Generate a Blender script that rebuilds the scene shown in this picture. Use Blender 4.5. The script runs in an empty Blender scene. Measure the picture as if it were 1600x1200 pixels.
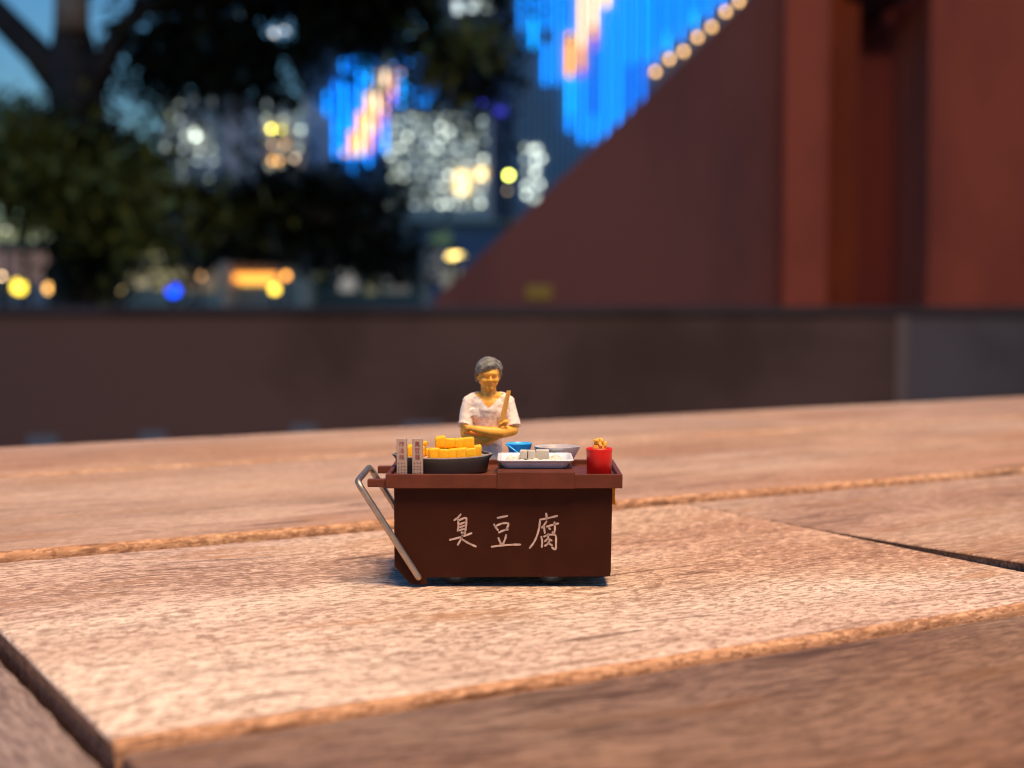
import bpy, bmesh, math, random
from mathutils import Vector, Matrix, noise
R = math.radians
random.seed(7)
scene = bpy.context.scene
COL = scene.collection
MM = 0.001

# ------------------------------------------------------------------ camera
CAM = Vector((0, -0.182, 0.0363)); F = 2300.0
PITCH = math.atan(137 / F)
cam_d = bpy.data.cameras.new('camera'); cam = bpy.data.objects.new('camera', cam_d); COL.objects.link(cam)
cam.location = CAM; cam.rotation_euler = (math.pi / 2 - PITCH, 0, 0)
cam_d.sensor_width = 36; cam_d.lens = 36 * F / 1600
cam_d.clip_start = 0.01; cam_d.clip_end = 2000
cam_d.dof.use_dof = True; cam_d.dof.focus_distance = 0.188; cam_d.dof.aperture_fstop = cam_d.lens / 2.0
cam_d.dof.aperture_blades = 0
scene.camera = cam
def at(px, py, Y):
    """point of the place at depth Y (world y) seen in direction px, py of the 1600x1200 photograph"""
    u, v = (px - 800) / F, (600 - py) / F
    d = Vector((u, math.cos(PITCH) + math.sin(PITCH) * v, -math.sin(PITCH) + math.cos(PITCH) * v))
    return CAM + d * ((Y - CAM.y) / d.y)

# ------------------------------------------------------------------ sky, lamp light, exposure
world = bpy.data.worlds.new('World'); scene.world = world; world.use_nodes = True
wn = world.node_tree
sky = wn.nodes.new('ShaderNodeTexSky'); sky.sky_type = 'NISHITA'; sky.sun_disc = False
sky.sun_elevation = R(2.0); sky.sun_rotation = R(58); sky.air_density = 1.0; sky.dust_density = 0.3; sky.ozone_density = 4.0
wn.nodes['Background'].inputs['Strength'].default_value = 0.54
wn.links.new(sky.outputs[0], wn.nodes['Background'].inputs['Color'])
lamp_d = bpy.data.lights.new('overhead_lamp', 'AREA'); lamp_d.shape = 'DISK'; lamp_d.size = 0.85
lamp_d.energy = 86; lamp_d.color = (1.0, 0.73, 0.45)
lamp = bpy.data.objects.new('overhead_lamp', lamp_d); COL.objects.link(lamp)
lamp.location = (0.34, -0.72, 2.05)
lamp.rotation_euler = (Vector((0.0, 0.1, 0)) - lamp.location).to_track_quat('-Z', 'Y').to_euler()
vs = scene.view_settings
vs.view_transform = 'Standard'; vs.look = 'None'; vs.exposure = 0; vs.gamma = 1; vs.use_curve_mapping = False
scene.render.engine = 'CYCLES'
scene.cycles.use_denoising = True; scene.cycles.denoiser = 'OPENIMAGEDENOISE'
scene.cycles.filter_width = 1.05; scene.cycles.sample_clamp_indirect = 8; scene.cycles.max_bounces = 8

# ------------------------------------------------------------------ helpers: materials
class N:
    def __init__(s, name):
        s.m = bpy.data.materials.new(name); s.m.use_nodes = True
        s.t = s.m.node_tree; s.b = s.t.nodes['Principled BSDF']
    def n(s, typ, **kw):
        x = s.t.nodes.new(typ)
        for k, v in kw.items():
            if k.startswith('i_'): x.inputs[k[2:].replace('_', ' ')].default_value = v
            else: setattr(x, k, v)
        return x
    def l(s, a, b): s.t.links.new(a, b)
def rgb(c): return (c[0], c[1], c[2], 1)
def mat(name, col, rough=0.5, metal=0.0, spec=0.5, var=0.12, scale=600, bump=0.0, bscale=3000, coat=0, sss=0):
    k = N(name); b = k.b
    tc = k.n('ShaderNodeTexCoord')
    nz = k.n('ShaderNodeTexNoise', i_Scale=scale, i_Detail=4)
    k.l(tc.outputs['Object'], nz.inputs['Vector'])
    mr = k.n('ShaderNodeMapRange'); mr.inputs['To Min'].default_value = 1 - var; mr.inputs['To Max'].default_value = 1 + var
    mr.inputs['From Min'].default_value = .3; mr.inputs['From Max'].default_value = .7
    k.l(nz.outputs['Fac'], mr.inputs['Value'])
    mx = k.n('ShaderNodeMix', data_type='RGBA', blend_type='MULTIPLY'); mx.inputs['Factor'].default_value = 1
    mx.inputs['A'].default_value = rgb(col); k.l(mr.outputs[0], mx.inputs['B'])
    k.l(mx.outputs['Result'], b.inputs['Base Color'])
    b.inputs['Roughness'].default_value = rough; b.inputs['Metallic'].default_value = metal
    b.inputs['Specular IOR Level'].default_value = spec
    b.inputs['Coat Weight'].default_value = coat
    if sss:
        b.inputs['Subsurface Weight'].default_value = sss; b.inputs['Subsurface Radius'].default_value = (1, .5, .25)
        b.inputs['Subsurface Scale'].default_value = 0.0006
    if bump:
        n2 = k.n('ShaderNodeTexNoise', i_Scale=bscale, i_Detail=3); k.l(tc.outputs['Object'], n2.inputs['Vector'])
        bp = k.n('ShaderNodeBump'); bp.inputs['Strength'].default_value = bump; bp.inputs['Distance'].default_value = 0.3 / bscale
        k.l(n2.outputs['Fac'], bp.inputs['Height']); k.l(bp.outputs[0], b.inputs['Normal'])
    return k.m
def emit(name, col, strength, base=(.05, .05, .05)):
    k = N(name); b = k.b
    b.inputs['Base Color'].default_value = rgb(base)
    b.inputs['Emission Color'].default_value = rgb(col); b.inputs['Emission Strength'].default_value = strength
    return k.m

def wood(name, light, mid, dark, along=1.0, seed=0.0, streak=0.55, bump=0.3, pore=1.0):
    """weathered hardwood: local x runs along the grain, coordinates in mm"""
    k = N(name); b = k.b
    tc = k.n('ShaderNodeTexCoord')
    mp = k.n('ShaderNodeMapping'); mp.inputs['Scale'].default_value = (1000, 1000, 1000); mp.inputs['Location'].default_value = (seed, seed * 1.7, seed * .3)
    k.l(tc.outputs['Object'], mp.inputs['Vector'])
    # slow warp so that the grain swings
    wz = k.n('ShaderNodeTexNoise', i_Scale=0.018, i_Detail=2); k.l(mp.outputs[0], wz.inputs['Vector'])
    sub = k.n('ShaderNodeVectorMath', operation='SUBTRACT'); sub.inputs[1].default_value = (.5, .5, .5); k.l(wz.outputs['Color'], sub.inputs[0])
    scl = k.n('ShaderNodeVectorMath', operation='MULTIPLY'); scl.inputs[1].default_value = (0, 15, 4); k.l(sub.outputs[0], scl.inputs[0])
    add = k.n('ShaderNodeVectorMath', operation='ADD'); k.l(mp.outputs[0], add.inputs[0]); k.l(scl.outputs[0], add.inputs[1])
    def nz(sx, sy, detail=3, rough=.6, off=0):
        m2 = k.n('ShaderNodeMapping'); m2.inputs['Scale'].default_value = (sx, sy, sy); m2.inputs['Location'].default_value = (off, off, off)
        k.l(add.outputs[0], m2.inputs['Vector'])
        t = k.n('ShaderNodeTexNoise', i_Scale=1.0, i_Detail=detail, i_Roughness=rough); k.l(m2.outputs[0], t.inputs['Vector'])
        return t.outputs['Fac']
    def ramp(v, a, c):
        r = k.n('ShaderNodeMapRange', interpolation_type='SMOOTHSTEP'); r.inputs['From Min'].default_value = a; r.inputs['From Max'].default_value = c
        k.l(v, r.inputs['Value']); return r.outputs[0]
    def mix(f, A, B, bt='MIX'):
        m = k.n('ShaderNodeMix', data_type='RGBA', blend_type=bt)
        for s, v in (('Factor', f), ('A', A), ('B', B)):
            if hasattr(v, 'is_linked') or hasattr(v, 'node'): k.l(v, m.inputs[s])
            else: m.inputs[s].default_value = v if s == 'Factor' else rgb(v)
        return m.outputs['Result']
    def mul(v, f):
        m = k.n('ShaderNodeMath', operation='MULTIPLY'); k.l(v, m.inputs[0])
        if hasattr(f, 'node'): k.l(f, m.inputs[1])
        else: m.inputs[1].default_value = f
        return m.outputs[0]
    big = nz(.010, .045, 3, .55, 3)
    med = nz(.045, .40, 4, .65, 11)
    dash = nz(.055, .48, 3, .55, 29)
    fine = nz(.14, 1.5, 3, .6, 37)
    patch = nz(.016, .035, 2, .5, 41)
    por = nz(.62 * along, 1.55, 3, .75, 57)
    por2 = nz(.6 * along, 1.9, 2, .6, 71)
    wv = k.n('ShaderNodeTexWave', wave_type='BANDS', bands_direction='Y', wave_profile='SIN'); wv.inputs['Scale'].default_value = .022
    wv.inputs['Distortion'].default_value = 5; wv.inputs['Detail'].default_value = 3; wv.inputs['Detail Scale'].default_value = .6
    m3 = k.n('ShaderNodeMapping'); m3.inputs['Scale'].default_value = (.35, 1, 1); k.l(add.outputs[0], m3.inputs['Vector']); k.l(m3.outputs[0], wv.inputs['Vector'])
    c = mix(ramp(big, .34, .66), mid, light)
    blot = nz(.03, .055, 3, .6, 133)
    c = mix(mul(ramp(blot, .50, .68), .45), c, tuple(min(1, x * 1.22) for x in light))
    c = mix(mul(ramp(blot, .50, .34), .40), c, tuple(x * .8 for x in mid))
    c = mix(mul(ramp(med, .48, .70), streak), c, dark)
    c = mix(mul(ramp(por2, .49, .59), .62 * pore), c, tuple(min(1, x * 1.25) for x in light))
    c = mix(mul(ramp(por, .485, .575), .72 * pore), c, tuple(x * 1.1 for x in dark))
    c = mix(mul(ramp(fine, .53, .66), .26), c, tuple(x * .9 for x in dark))
    c = mix(mul(mul(ramp(wv.outputs['Fac'], .86, .98), ramp(patch, .52, .66)), .28), c, tuple(x * .9 for x in dark))
    c = mix(mul(mul(ramp(dash, .57, .65), ramp(patch, .40, .58)), .70), c, tuple(x * .7 for x in dark))
    tint = nz(.006, .012, 2, .5, 91)
    c = mix(mul(ramp(tint, .46, .62), .55), c, (1.0, .80, .58), 'MULTIPLY')
    tint2 = nz(.009, .020, 2, .5, 151)
    c = mix(mul(ramp(tint2, .44, .60), .60), c, (.80, .69, .68), 'MULTIPLY')
    c = mix(mul(mul(ramp(fine, .40, .62), ramp(nz(.02, .09, 2, .5, 171), .56, .66)), .7), c, (mid[0] * .82, mid[1] * .60, mid[2] * .36))
    k.l(c, b.inputs['Base Color'])
    b.inputs['Roughness'].default_value = .7; b.inputs['Specular IOR Level'].default_value = .22
    h = k.n('ShaderNodeMath', operation='ADD'); k.l(mul(por, .8), h.inputs[0]); k.l(mul(med, .9), h.inputs[1])
    bp = k.n('ShaderNodeBump'); bp.inputs['Strength'].default_value = bump; bp.inputs['Distance'].default_value = .00022
    k.l(h.outputs[0], bp.inputs['Height']); k.l(bp.outputs[0], b.inputs['Normal'])
    return k.m

# ------------------------------------------------------------------ helpers: objects
def tag(o, label=None, cat=None, group=None, kind=None):
    if label: o['label'] = label
    if cat: o['category'] = cat
    if group: o['group'] = group
    if kind: o['kind'] = kind
    return o
def thing(name, label, cat, loc, group=None):
    o = bpy.data.objects.new(name, None); COL.objects.link(o); o.location = loc; o.empty_display_size = .002
    return tag(o, label, cat, group)
WLOC = {}
def wloc(o):
    p = Vector((0, 0, 0))
    while o is not None: p += o.location; o = o.parent
    return p
def link(name, me, parent=None, loc=None, smooth=True):
    o = bpy.data.objects.new(name, me); COL.objects.link(o)
    if parent is not None: o.parent = parent
    if loc is not None: o.location = loc
    if smooth:
        for p in me.polygons: p.use_smooth = True
    return o
def put(name, bm, mats, parent=None, origin=None, scale=MM, smooth=False, auto=None):
    """bm holds world coordinates (mm for the toy, m for the street); becomes ONE mesh object whose origin is its parent's (or origin)"""
    me = bpy.data.meshes.new(name)
    base = wloc(parent) if parent is not None else Vector(origin or (0, 0, 0))
    for v in bm.verts: v.co = v.co * scale - base
    bmesh.ops.recalc_face_normals(bm, faces=bm.faces)
    bm.to_mesh(me); bm.free()
    for m in (mats if isinstance(mats, (list, tuple)) else [mats]): me.materials.append(m)
    o = link(name, me, parent, None if parent is not None else base, smooth)
    if auto: me.set_sharp_from_angle(angle=R(auto))
    return o
def new(): return bmesh.new()
def box(bm, x0, x1, y0, y1, z0, z1, bev=0, seg=2, mi=0):
    r = bmesh.ops.create_cube(bm, size=1)
    vs_ = r['verts']
    for v in vs_: v.co = Vector((x0 + (v.co.x + .5) * (x1 - x0), y0 + (v.co.y + .5) * (y1 - y0), z0 + (v.co.z + .5) * (z1 - z0)))
    fs = set(f for v in vs_ for f in v.link_faces)
    for f in fs: f.material_index = mi
    if bev:
        es = list(set(e for v in vs_ for e in v.link_edges))
        bmesh.ops.bevel(bm, geom=es, offset=bev, segments=seg, profile=.5, affect='EDGES')
    return vs_
def frame_from(d):
    d = d.normalized(); a = Vector((0, 0, 1)) if abs(d.z) < .9 else Vector((1, 0, 0))
    u = d.cross(a).normalized(); return u, d.cross(u).normalized()
def tube(bm, pts, rad, seg=10, cap=True, mi=0, round_ends=False, flat=1.0):
    pts = [Vector(p) for p in pts]; n = len(pts)
    rads = list(rad) if isinstance(rad, (list, tuple)) else [rad] * n
    if round_ends:
        d0 = (pts[0] - pts[1]).normalized(); d1 = (pts[-1] - pts[-2]).normalized()
        a, c = pts[0], pts[-1]; ra, rc = rads[0], rads[-1]
        pre = [(a + d0 * ra * math.sin(t), ra * math.cos(t)) for t in (R(84), R(60), R(30))]
        post = [(c + d1 * rc * math.sin(t), rc * math.cos(t)) for t in (R(30), R(60), R(84))]
        pts = [p for p, _ in pre] + pts + [p for p, _ in post]
        rads = [r for _, r in pre] + rads + [r for _, r in post]; n = len(pts)
    rings = []; pu = None
    for i, p in enumerate(pts):
        d = pts[min(i + 1, n - 1)] - pts[max(i - 1, 0)]
        d.normalize()
        if pu is None: u, w = frame_from(d)
        else:
            u = (pu - d * pu.dot(d)).normalized(); w = d.cross(u).normalized()
        pu = u
        rings.append([bm.verts.new(p + (u * math.cos(2 * math.pi * k / seg) + w * flat * math.sin(2 * math.pi * k / seg)) * rads[i]) for k in range(seg)])
    for a, c in zip(rings, rings[1:]):
        for k in range(seg):
            f = bm.faces.new((a[k], a[(k + 1) % seg], c[(k + 1) % seg], c[k])); f.material_index = mi
    if cap:
        bm.faces.new(rings[0][::-1]).material_index = mi; bm.faces.new(rings[-1]).material_index = mi
    return rings
def lathe(bm, prof, cx, cy, seg=40, sx=1, sy=1, spout=None, mi=0):
    rings = []
    for r, z in prof:
        ring = []
        for k in range(seg):
            a = 2 * math.pi * k / seg
            q = 1.0
            if spout:
                for sa, amt, wid in spout:
                    dd = abs((a - sa + math.pi) % (2 * math.pi) - math.pi)
                    q += amt(z) * math.exp(-(dd / wid) ** 2)
            ring.append(bm.verts.new((cx + r * q * sx * math.cos(a), cy + r * q * sy * math.sin(a), z)))
        rings.append(ring)
    for a, c in zip(rings, rings[1:]):
        for k in range(seg):
            bm.faces.new((a[k], a[(k + 1) % seg], c[(k + 1) % seg], c[k])).material_index = mi
    for ring, flip in ((rings[0], True), (rings[-1], False)):
        if ring[0].co != ring[1].co:
            f = bm.faces.new(ring[::-1] if flip else ring); f.material_index = mi
    return rings
def ell(bm, c, r, rot=None, seg=16):
    M = Matrix.Translation(Vector(c))
    if rot is not None: M = M @ rot.to_4x4()
    M = M @ Matrix.Diagonal((r[0], r[1], r[2], 1))
    bmesh.ops.create_uvsphere(bm, u_segments=seg, v_segments=max(8, seg * 2 // 3), radius=1, matrix=M)
def cap_(bm, a, b, ra, rb, seg=14, flat=1.0):
    tube(bm, [a, Vector(a).lerp(Vector(b), .5), b], [ra, (ra + rb) / 2, rb], seg, round_ends=True, flat=flat)
def limb(bm, pts, rads, seg=14): tube(bm, pts, rads, seg, round_ends=True)
def sculpt(bm, voxel, smooth=4, fac=.5, disp=None):
    """fuse overlapping volumes (mm) into one continuous surface; returns a bmesh in mm"""
    me = bpy.data.meshes.new('tmp'); bmesh.ops.recalc_face_normals(bm, faces=bm.faces); bm.to_mesh(me); bm.free()
    o = bpy.data.objects.new('tmp', me); COL.objects.link(o)
    m = o.modifiers.new('r', 'REMESH'); m.mode = 'VOXEL'; m.voxel_size = voxel
    if smooth:
        s = o.modifiers.new('s', 'SMOOTH'); s.iterations = smooth; s.factor = fac
    dg = bpy.context.evaluated_depsgraph_get()
    me2 = bpy.data.meshes.new_from_object(o.evaluated_get(dg))
    bpy.data.objects.remove(o); bpy.data.meshes.remove(me)
    b2 = new(); b2.from_mesh(me2); bpy.data.meshes.remove(me2)
    if disp:
        b2.normal_update()
        for v in b2.verts: v.co += v.normal * disp(v.co)
    return b2
def copy_tree(o, parent=None):
    c = o.copy(); COL.objects.link(c)
    if parent is not None: c.parent = parent
    for ch in [x for x in o.children]: copy_tree(ch, c)
    return c

# ------------------------------------------------------------------ ground and street setting (metres)
GZ = -0.75
m_ground = mat('dark_paving', (.10, .09, .09), rough=.45, var=.25, scale=3, bump=.3, bscale=60)
bm = new(); box(bm, -400, 400, -60, 700, GZ - .3, GZ)
tag(put('ground', bm, m_ground, scale=1), kind='structure')

# ------------------------------------------------------------------ wooden table the toy stands on (mm, rotated 30 degrees)
ANG = R(30)
m_top = wood('weathered_teak', (.80, .62, .51), (.52, .35, .265), (.20, .105, .066), seed=0, streak=.45)
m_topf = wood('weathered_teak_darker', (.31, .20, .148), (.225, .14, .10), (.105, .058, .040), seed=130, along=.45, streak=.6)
m_topr = wood('weathered_teak_smooth', (.56, .385, .295), (.45, .295, .22), (.24, .14, .10), seed=310, streak=.6, pore=.6)
m_topb = wood('weathered_teak_right', (.56, .38, .285), (.43, .275, .2), (.23, .13, .09), seed=505, along=.5)
m_grey = wood('weathered_teak_greyed', (.36, .28, .25), (.26, .2, .18), (.15, .11, .1), seed=77, along=.4)
m_edge = wood('teak_worn_edge', (.74, .50, .34), (.55, .335, .21), (.25, .13, .075), seed=210, along=.9, bump=.5)
m_end = wood('teak_end_grain', (.42, .24, .17), (.30, .17, .12), (.12, .07, .05), seed=400, along=2)
table = thing('wooden_table', 'weathered brown slatted wooden table carrying the toy food cart', 'table', (0, 0, GZ))
table.rotation_euler = (0, 0, ANG)
def plank(e0, e1, n0, n1, top, z=0.0, rad=1.5, step=2.5, swap=False, tilt=None, name='plank', wedge=0.0, seed=0, erad=.45, thick=22):
    L = e1 - e0
    st = []
    for a in (0, 30, 60, 90): st.append((e0 + erad * (1 - math.sin(R(a))), erad * (1 - math.cos(R(a)))) if False else (e0 + erad * (1 - math.cos(R(90 - a))) if False else e0 + erad * (1 - math.sin(R(a))), erad * (1 - math.sin(R(90 - a)))))
    st = [(e0, erad), (e0 + erad * .13, erad * .5), (e0 + erad * .5, erad * .13), (e0 + erad, 0)]
    k = max(2, int((L - 2 * erad) / step))
    st += [(e0 + erad + (L - 2 * erad) * i / k, 0) for i in range(1, k)]
    st += [(e1 - erad, 0), (e1 - erad * .5, erad * .13), (e1 - erad * .13, erad * .5), (e1, erad)]
    W = n1 - n0
    prof = [(0, -thick, 1), (0, -rad * 3, 1), (0, -rad * 1.6, 1)]
    prof += [(rad * (1 - math.cos(R(a))), -rad * (1 - math.sin(R(a))), 1) for a in (0, 22, 45, 66)]
    prof += [(rad, 0, 0)] + [(rad + (W - 2 * rad) * i / 8, 0, 0) for i in range(1, 8)] + [(W - rad, 0, 1)]
    prof += [(W - rad * (1 - math.cos(R(a))), -rad * (1 - math.sin(R(a))), 1) for a in (66, 45, 22, 0)]
    prof += [(W, -rad * 1.6, 1), (W, -rad * 3, 1), (W, -thick, 1)]
    bm = new(); rows = []
    for x, drop in st:
        row = []
        for q, (n, h, side) in enumerate(prof):
            near = min(n, W - n)
            j = max(0, 1 - near / (rad * 1.4))
            p = Vector((x * .25 + seed, n * .25, 3.1))
            jn = (noise.noise(p) * .30 + noise.noise(p * 3.7) * .16) * j
            jz = (noise.noise(p * 1.3 + Vector((9, 0, 0))) * .14 + noise.noise(p * 4.1) * .12) * j
            hz = -thick if h <= -thick else h + jz - (drop if h > -rad * 1.6 else 0) + noise.noise(Vector((x * .02 + seed, n * .03, 1))) * .12
            xx = x
            if wedge and x < e0 + 5: xx = x + wedge * max(0, 1 - n / (W * .82)) ** 1.6
            zt = z + (tilt(x, n + n0) if tilt else 0)
            P = Vector((xx, n0 + n + (jn if n < W / 2 else -jn), hz + zt))
            if swap: P = Vector((P.y, P.x, P.z))
            row.append(bm.verts.new(P))
        rows.append(row)
    for a, c in zip(rows, rows[1:]):
        for q in range(len(prof) - 1):
            f = bm.faces.new((a[q], a[q + 1], c[q + 1], c[q]))
            f.material_index = 1 if (prof[q][2] and prof[q + 1][2]) or (prof[q][2] != prof[q + 1][2] and min(prof[q][0], W - prof[q][0]) < rad * .8) else 0
        f = bm.faces.new((a[0], c[0], c[-1], a[-1])); f.material_index = 1
    for row, d in ((rows[0], 1), (rows[-1], 0)):
        f = bm.faces.new(row if d else row[::-1]); f.material_index = 2
    for a, c in ((rows[0], rows[1]), (rows[-2], rows[-1])):
        pass
    me = bpy.data.meshes.new(name)
    for v in bm.verts: v.co = v.co * MM - Vector((0, 0, GZ))
    # local x stays along the grain: swapped boards turn their mesh coordinates back
    bmesh.ops.recalc_face_normals(bm, faces=bm.faces)
    if swap:
        for v in bm.verts: v.co = Vector((v.co.y, -v.co.x, v.co.z))
    bm.to_mesh(me); bm.free()
    for m in (top, m_edge if not swap else m_grey, m_end): me.materials.append(m)
    o = link(name, me, table, (0, 0, 0), True); me.set_sharp_from_angle(angle=R(50))
    if swap: o.rotation_euler = (0, 0, R(90))
    return o
plank(-60, 64, -39, 50, m_top, 0, rad=.9, step=1.6, seed=1)
plank(64.08, 430, -39, 50, m_topb, 0.02, rad=.9, step=3, seed=20, wedge=2.4, tilt=lambda e, n: (max(0, (34 - n)) / 73) ** 1.5 * 1.35 * max(0, 1 - (e - 64) / 250), erad=.25)
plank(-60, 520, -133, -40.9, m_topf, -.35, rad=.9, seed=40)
plank(-60, 520, 52.8, 141.5, m_topr, .85, rad=1.0, seed=60)
plank(-60, 520, 143.2, 203, m_topr, 0.8, rad=1.5, seed=80)
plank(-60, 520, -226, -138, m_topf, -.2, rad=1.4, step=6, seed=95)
plank(-226, 203, -152, -61.0, m_grey, -1.6, rad=1.0, step=4, seed=110, swap=True, name='end_board')
m_leg = mat('table_leg_wood', (.2, .12, .085), rough=.6, scale=20)
for (e, n) in ((-140, -215), (-140, 190), (500, -215), (500, 190)):
    bm = new(); box(bm, e - 30, e + 30, n - 25 if n > 0 else n - 0, n + 8 if n > 0 else n + 50, -750, -23)
    me = bpy.data.meshes.new('leg')
    for v in bm.verts: v.co = v.co * MM - Vector((0, 0, GZ))
    bm.to_mesh(me); bm.free(); me.materials.append(m_leg); link('leg', me, table, (0, 0, 0), False)
for n in (-180, 150):
    bm = new(); box(bm, -108, 468, n - 20, n + 20, -83, -23)
    me = bpy.data.meshes.new('rail')
    for v in bm.verts: v.co = v.co * MM - Vector((0, 0, GZ))
    bm.to_mesh(me); bm.free(); me.materials.append(m_leg); link('rail', me, table, (0, 0, 0), False)

# ------------------------------------------------------------------ toy food cart (mm)
m_body = mat('dark_brown_paint', (.043, .0105, .0045), rough=.6, spec=.10, var=.08, scale=350, bump=.15, bscale=5000)
m_tray = mat('red_brown_paint', (.130, .030, .013), rough=.5, spec=.3, var=.15, scale=500, bump=.12, bscale=5000)
m_metal = mat('steel_wire', (.44, .35, .29), rough=.48, metal=1, var=.12, scale=900)
m_tyre = mat('black_rubber', (.012, .012, .013), rough=.6)
m_hub = mat('grey_hub', (.07, .10, .14), rough=.4)
m_letter = mat('pale_pink_print', (.54, .36, .30), rough=.6, var=.25, scale=1500)
cart = thing('food_cart', 'dark brown toy street food cart with white handwritten characters on its front', 'food cart', (-.001, .008, 0))
def prism(bm, poly, y0, y1, bev=0):
    a = [bm.verts.new((x, y0, z)) for x, z in poly]; c = [bm.verts.new((x, y1, z)) for x, z in poly]
    n = len(poly); fs = [bm.faces.new(a), bm.faces.new(c[::-1])]
    for i in range(n): fs.append(bm.faces.new((a[i], c[i], c[(i + 1) % n], a[(i + 1) % n])))
    if bev:
        es = list(set(e for f in fs for e in f.edges))
        bmesh.ops.bevel(bm, geom=es, offset=bev, segments=2, profile=.5, affect='EDGES')
bm = new()
prism(bm, [(-14.68, 12.6), (-14.68, 2.7), (-12.9, .62), (-12.3, .36), (-10.65, .36), (-10.65, 1.36), (11.85, 1.36), (12.22, 1.5), (12.34, 1.85), (12.5, 12.6)], 0, .9, .09)
put('front_panel', bm, m_body, cart)
bm = new(); prism(bm, [(-14.6, 12.6), (-14.6, 2.7), (-12.9, .62), (-12.3, .36), (-10.65, .36), (-10.65, 1.2), (12.2, 1.2), (12.4, 12.6)], 14.2, 15.0, .09)
put('rear_panel', bm, m_body, cart, smooth=True, auto=40)
bm = new(); box(bm, -14.55, -13.75, .9, 14.2, 2.9, 12.55); put('side_panel', bm, m_body, cart)
bm = new(); box(bm, 11.5, 12.3, .9, 14.2, 1.25, 12.55); put('side_panel', bm, m_body, cart)
bm = new(); box(bm, -13.7, 11.45, .9, 14.2, 2.7, 3.4); put('floor_panel', bm, m_body, cart)
# tray: floor and four rims
TX0, TX1, TY0, TY1 = -15.65, 13.68, -.95, 15.95
bm = new(); box(bm, TX0 + .1, TX1 - .1, TY0 + .1, TY1 - .1, 12.58, 13.68, .06); put('tray_floor', bm, m_tray, cart)
for a in ((TX0, TX1, TY0, TY0 + .62), (TX0, TX1, TY1 - .62, TY1), (TX0, TX0 + .6, TY0 + .62, TY1 - .62), (TX1 - .6, TX1, TY0 + .62, TY1 - .62)):
    bm = new(); box(bm, *a, 12.56, 14.32, .1); put('tray_rim', bm, m_tray, cart)
bm = new(); box(bm, -1.83, 7.74, -1.16, 10.6, 12.53, 14.66, .1); put('serving_board', bm, m_tray, cart)
for y in (-.45, 13.6):
    bm = new(); box(bm, -17.95, TX0 + .05, y, y + 1.25, 12.66, 13.62, .1); put('tray_bar', bm, m_tray, cart)
# wire push handle
def arc_path(P, rad):
    out = [P[0]]
    for a, b, c in zip(P, P[1:], P[2:]):
        a, b, c = Vector(a), Vector(b), Vector(c)
        p, q = b + (a - b).normalized() * rad, b + (c - b).normalized() * rad
        for i in range(7):
            t = i / 6; out.append((p * (1 - t) ** 2 + b * 2 * t * (1 - t) + q * t * t)[:])
    return out + [P[-1]]
bm = new()
tube(bm, arc_path([(-11.65, -.44, 1.38), (-19.2, -.44, 13.35), (-19.2, 15.5, 13.35), (-11.65, 15.5, 1.38)], 1.25), .41, 12, round_ends=True)
put('push_handle', bm, m_metal, cart, smooth=True)
for y in (-.15, 15.1):
    bm = new(); tube(bm, [(-11.65, y - .1, 1.38), (-11.65, y + .35, 1.38)], .3, 12); put('handle_pivot', bm, m_metal, cart, smooth=True, auto=40)
for x in (-7.1, 4.95):
    for y in (1.25, 12.4):
        bm = new(); prof = [(.5, 0), (1.35, 0), (1.7, .25), (1.7, 1.15), (1.35, 1.4), (.5, 1.4)]
        lathe(bm, prof, 0, 0, 28)
        for v in bm.verts: v.co = Vector((x + v.co.x, y + v.co.z, 1.7 + v.co.y))
        w = put('wheel', bm, m_tyre, cart, smooth=True, auto=40)
        bm = new(); lathe(bm, [(.001, -.12), (.55, -.1), (1.08, -.02), (1.1, .1), (1.0, .3)], 0, 0, 24)
        for v in bm.verts:
            zz = v.co.z if y < 5 else 1.4 - v.co.z
            v.co = Vector((x + v.co.x, y + zz, 1.7 + v.co.y))
        put('hub', bm, m_hub, w, smooth=True)
    bm = new(); tube(bm, [(x, 2.6, 1.7), (x, 12.4, 1.7)], .3, 8); put('axle', bm, m_tyre, cart, smooth=True)
# hand-written characters, raised print
def strokes(bm, lines, to, half, y0, y1):
    for ln in lines:
        P = [Vector(to(*p)) for p in ln]
        Q = [P[0]]
        for i in range(len(P) - 1):
            p0, p1, p2, p3 = P[max(i - 1, 0)], P[i], P[i + 1], P[min(i + 2, len(P) - 1)]
            for t in (.25, .5, .75, 1):
                Q.append(.5 * (2 * p1 + (p2 - p0) * t + (2 * p0 - 5 * p1 + 4 * p2 - p3) * t * t + (3 * p1 - p0 - 3 * p2 + p3) * t ** 3))
        L_, R_ = [], []
        n = len(Q)
        d0 = (Q[0] - Q[1]).normalized(); d1 = (Q[-1] - Q[-2]).normalized()
        for i in range(n):
            d = (Q[min(i + 1, n - 1)] - Q[max(i - 1, 0)]).normalized(); w = Vector((-d.y, d.x))
            h = half * (1.0 + .14 * math.sin(i * 1.7 + n))
            L_.append(Q[i] + w * h); R_.append(Q[i] - w * h)
        out = L_ + [Q[-1] + d1 * half * .8] + R_[::-1] + [Q[0] + d0 * half * .8]
        a = [bm.verts.new((p.x, y0, p.y)) for p in out]; c = [bm.verts.new((p.x, y1, p.y)) for p in out]
        m = len(out)
        ctr = n
        # ribbon front as quads (safe for bends)
        def fr(V, flip):
            for i in range(n - 1):
                q = (V[i], V[i + 1], V[m - 3 - i + 0], V[m - 2 - i])
                bm.faces.new(q[::-1] if flip else q)
            t1 = (V[n - 1], V[n], V[n + 1]); t0 = (V[m - 1], V[0], V[m - 2])
            bm.faces.new(t1[::-1] if flip else t1); bm.faces.new(t0[::-1] if flip else t0)
        fr(a, False); fr(c, True)
        for i in range(m):
            bm.faces.new((a[i], c[i], c[(i + 1) % m], a[(i + 1) % m]))
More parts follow.
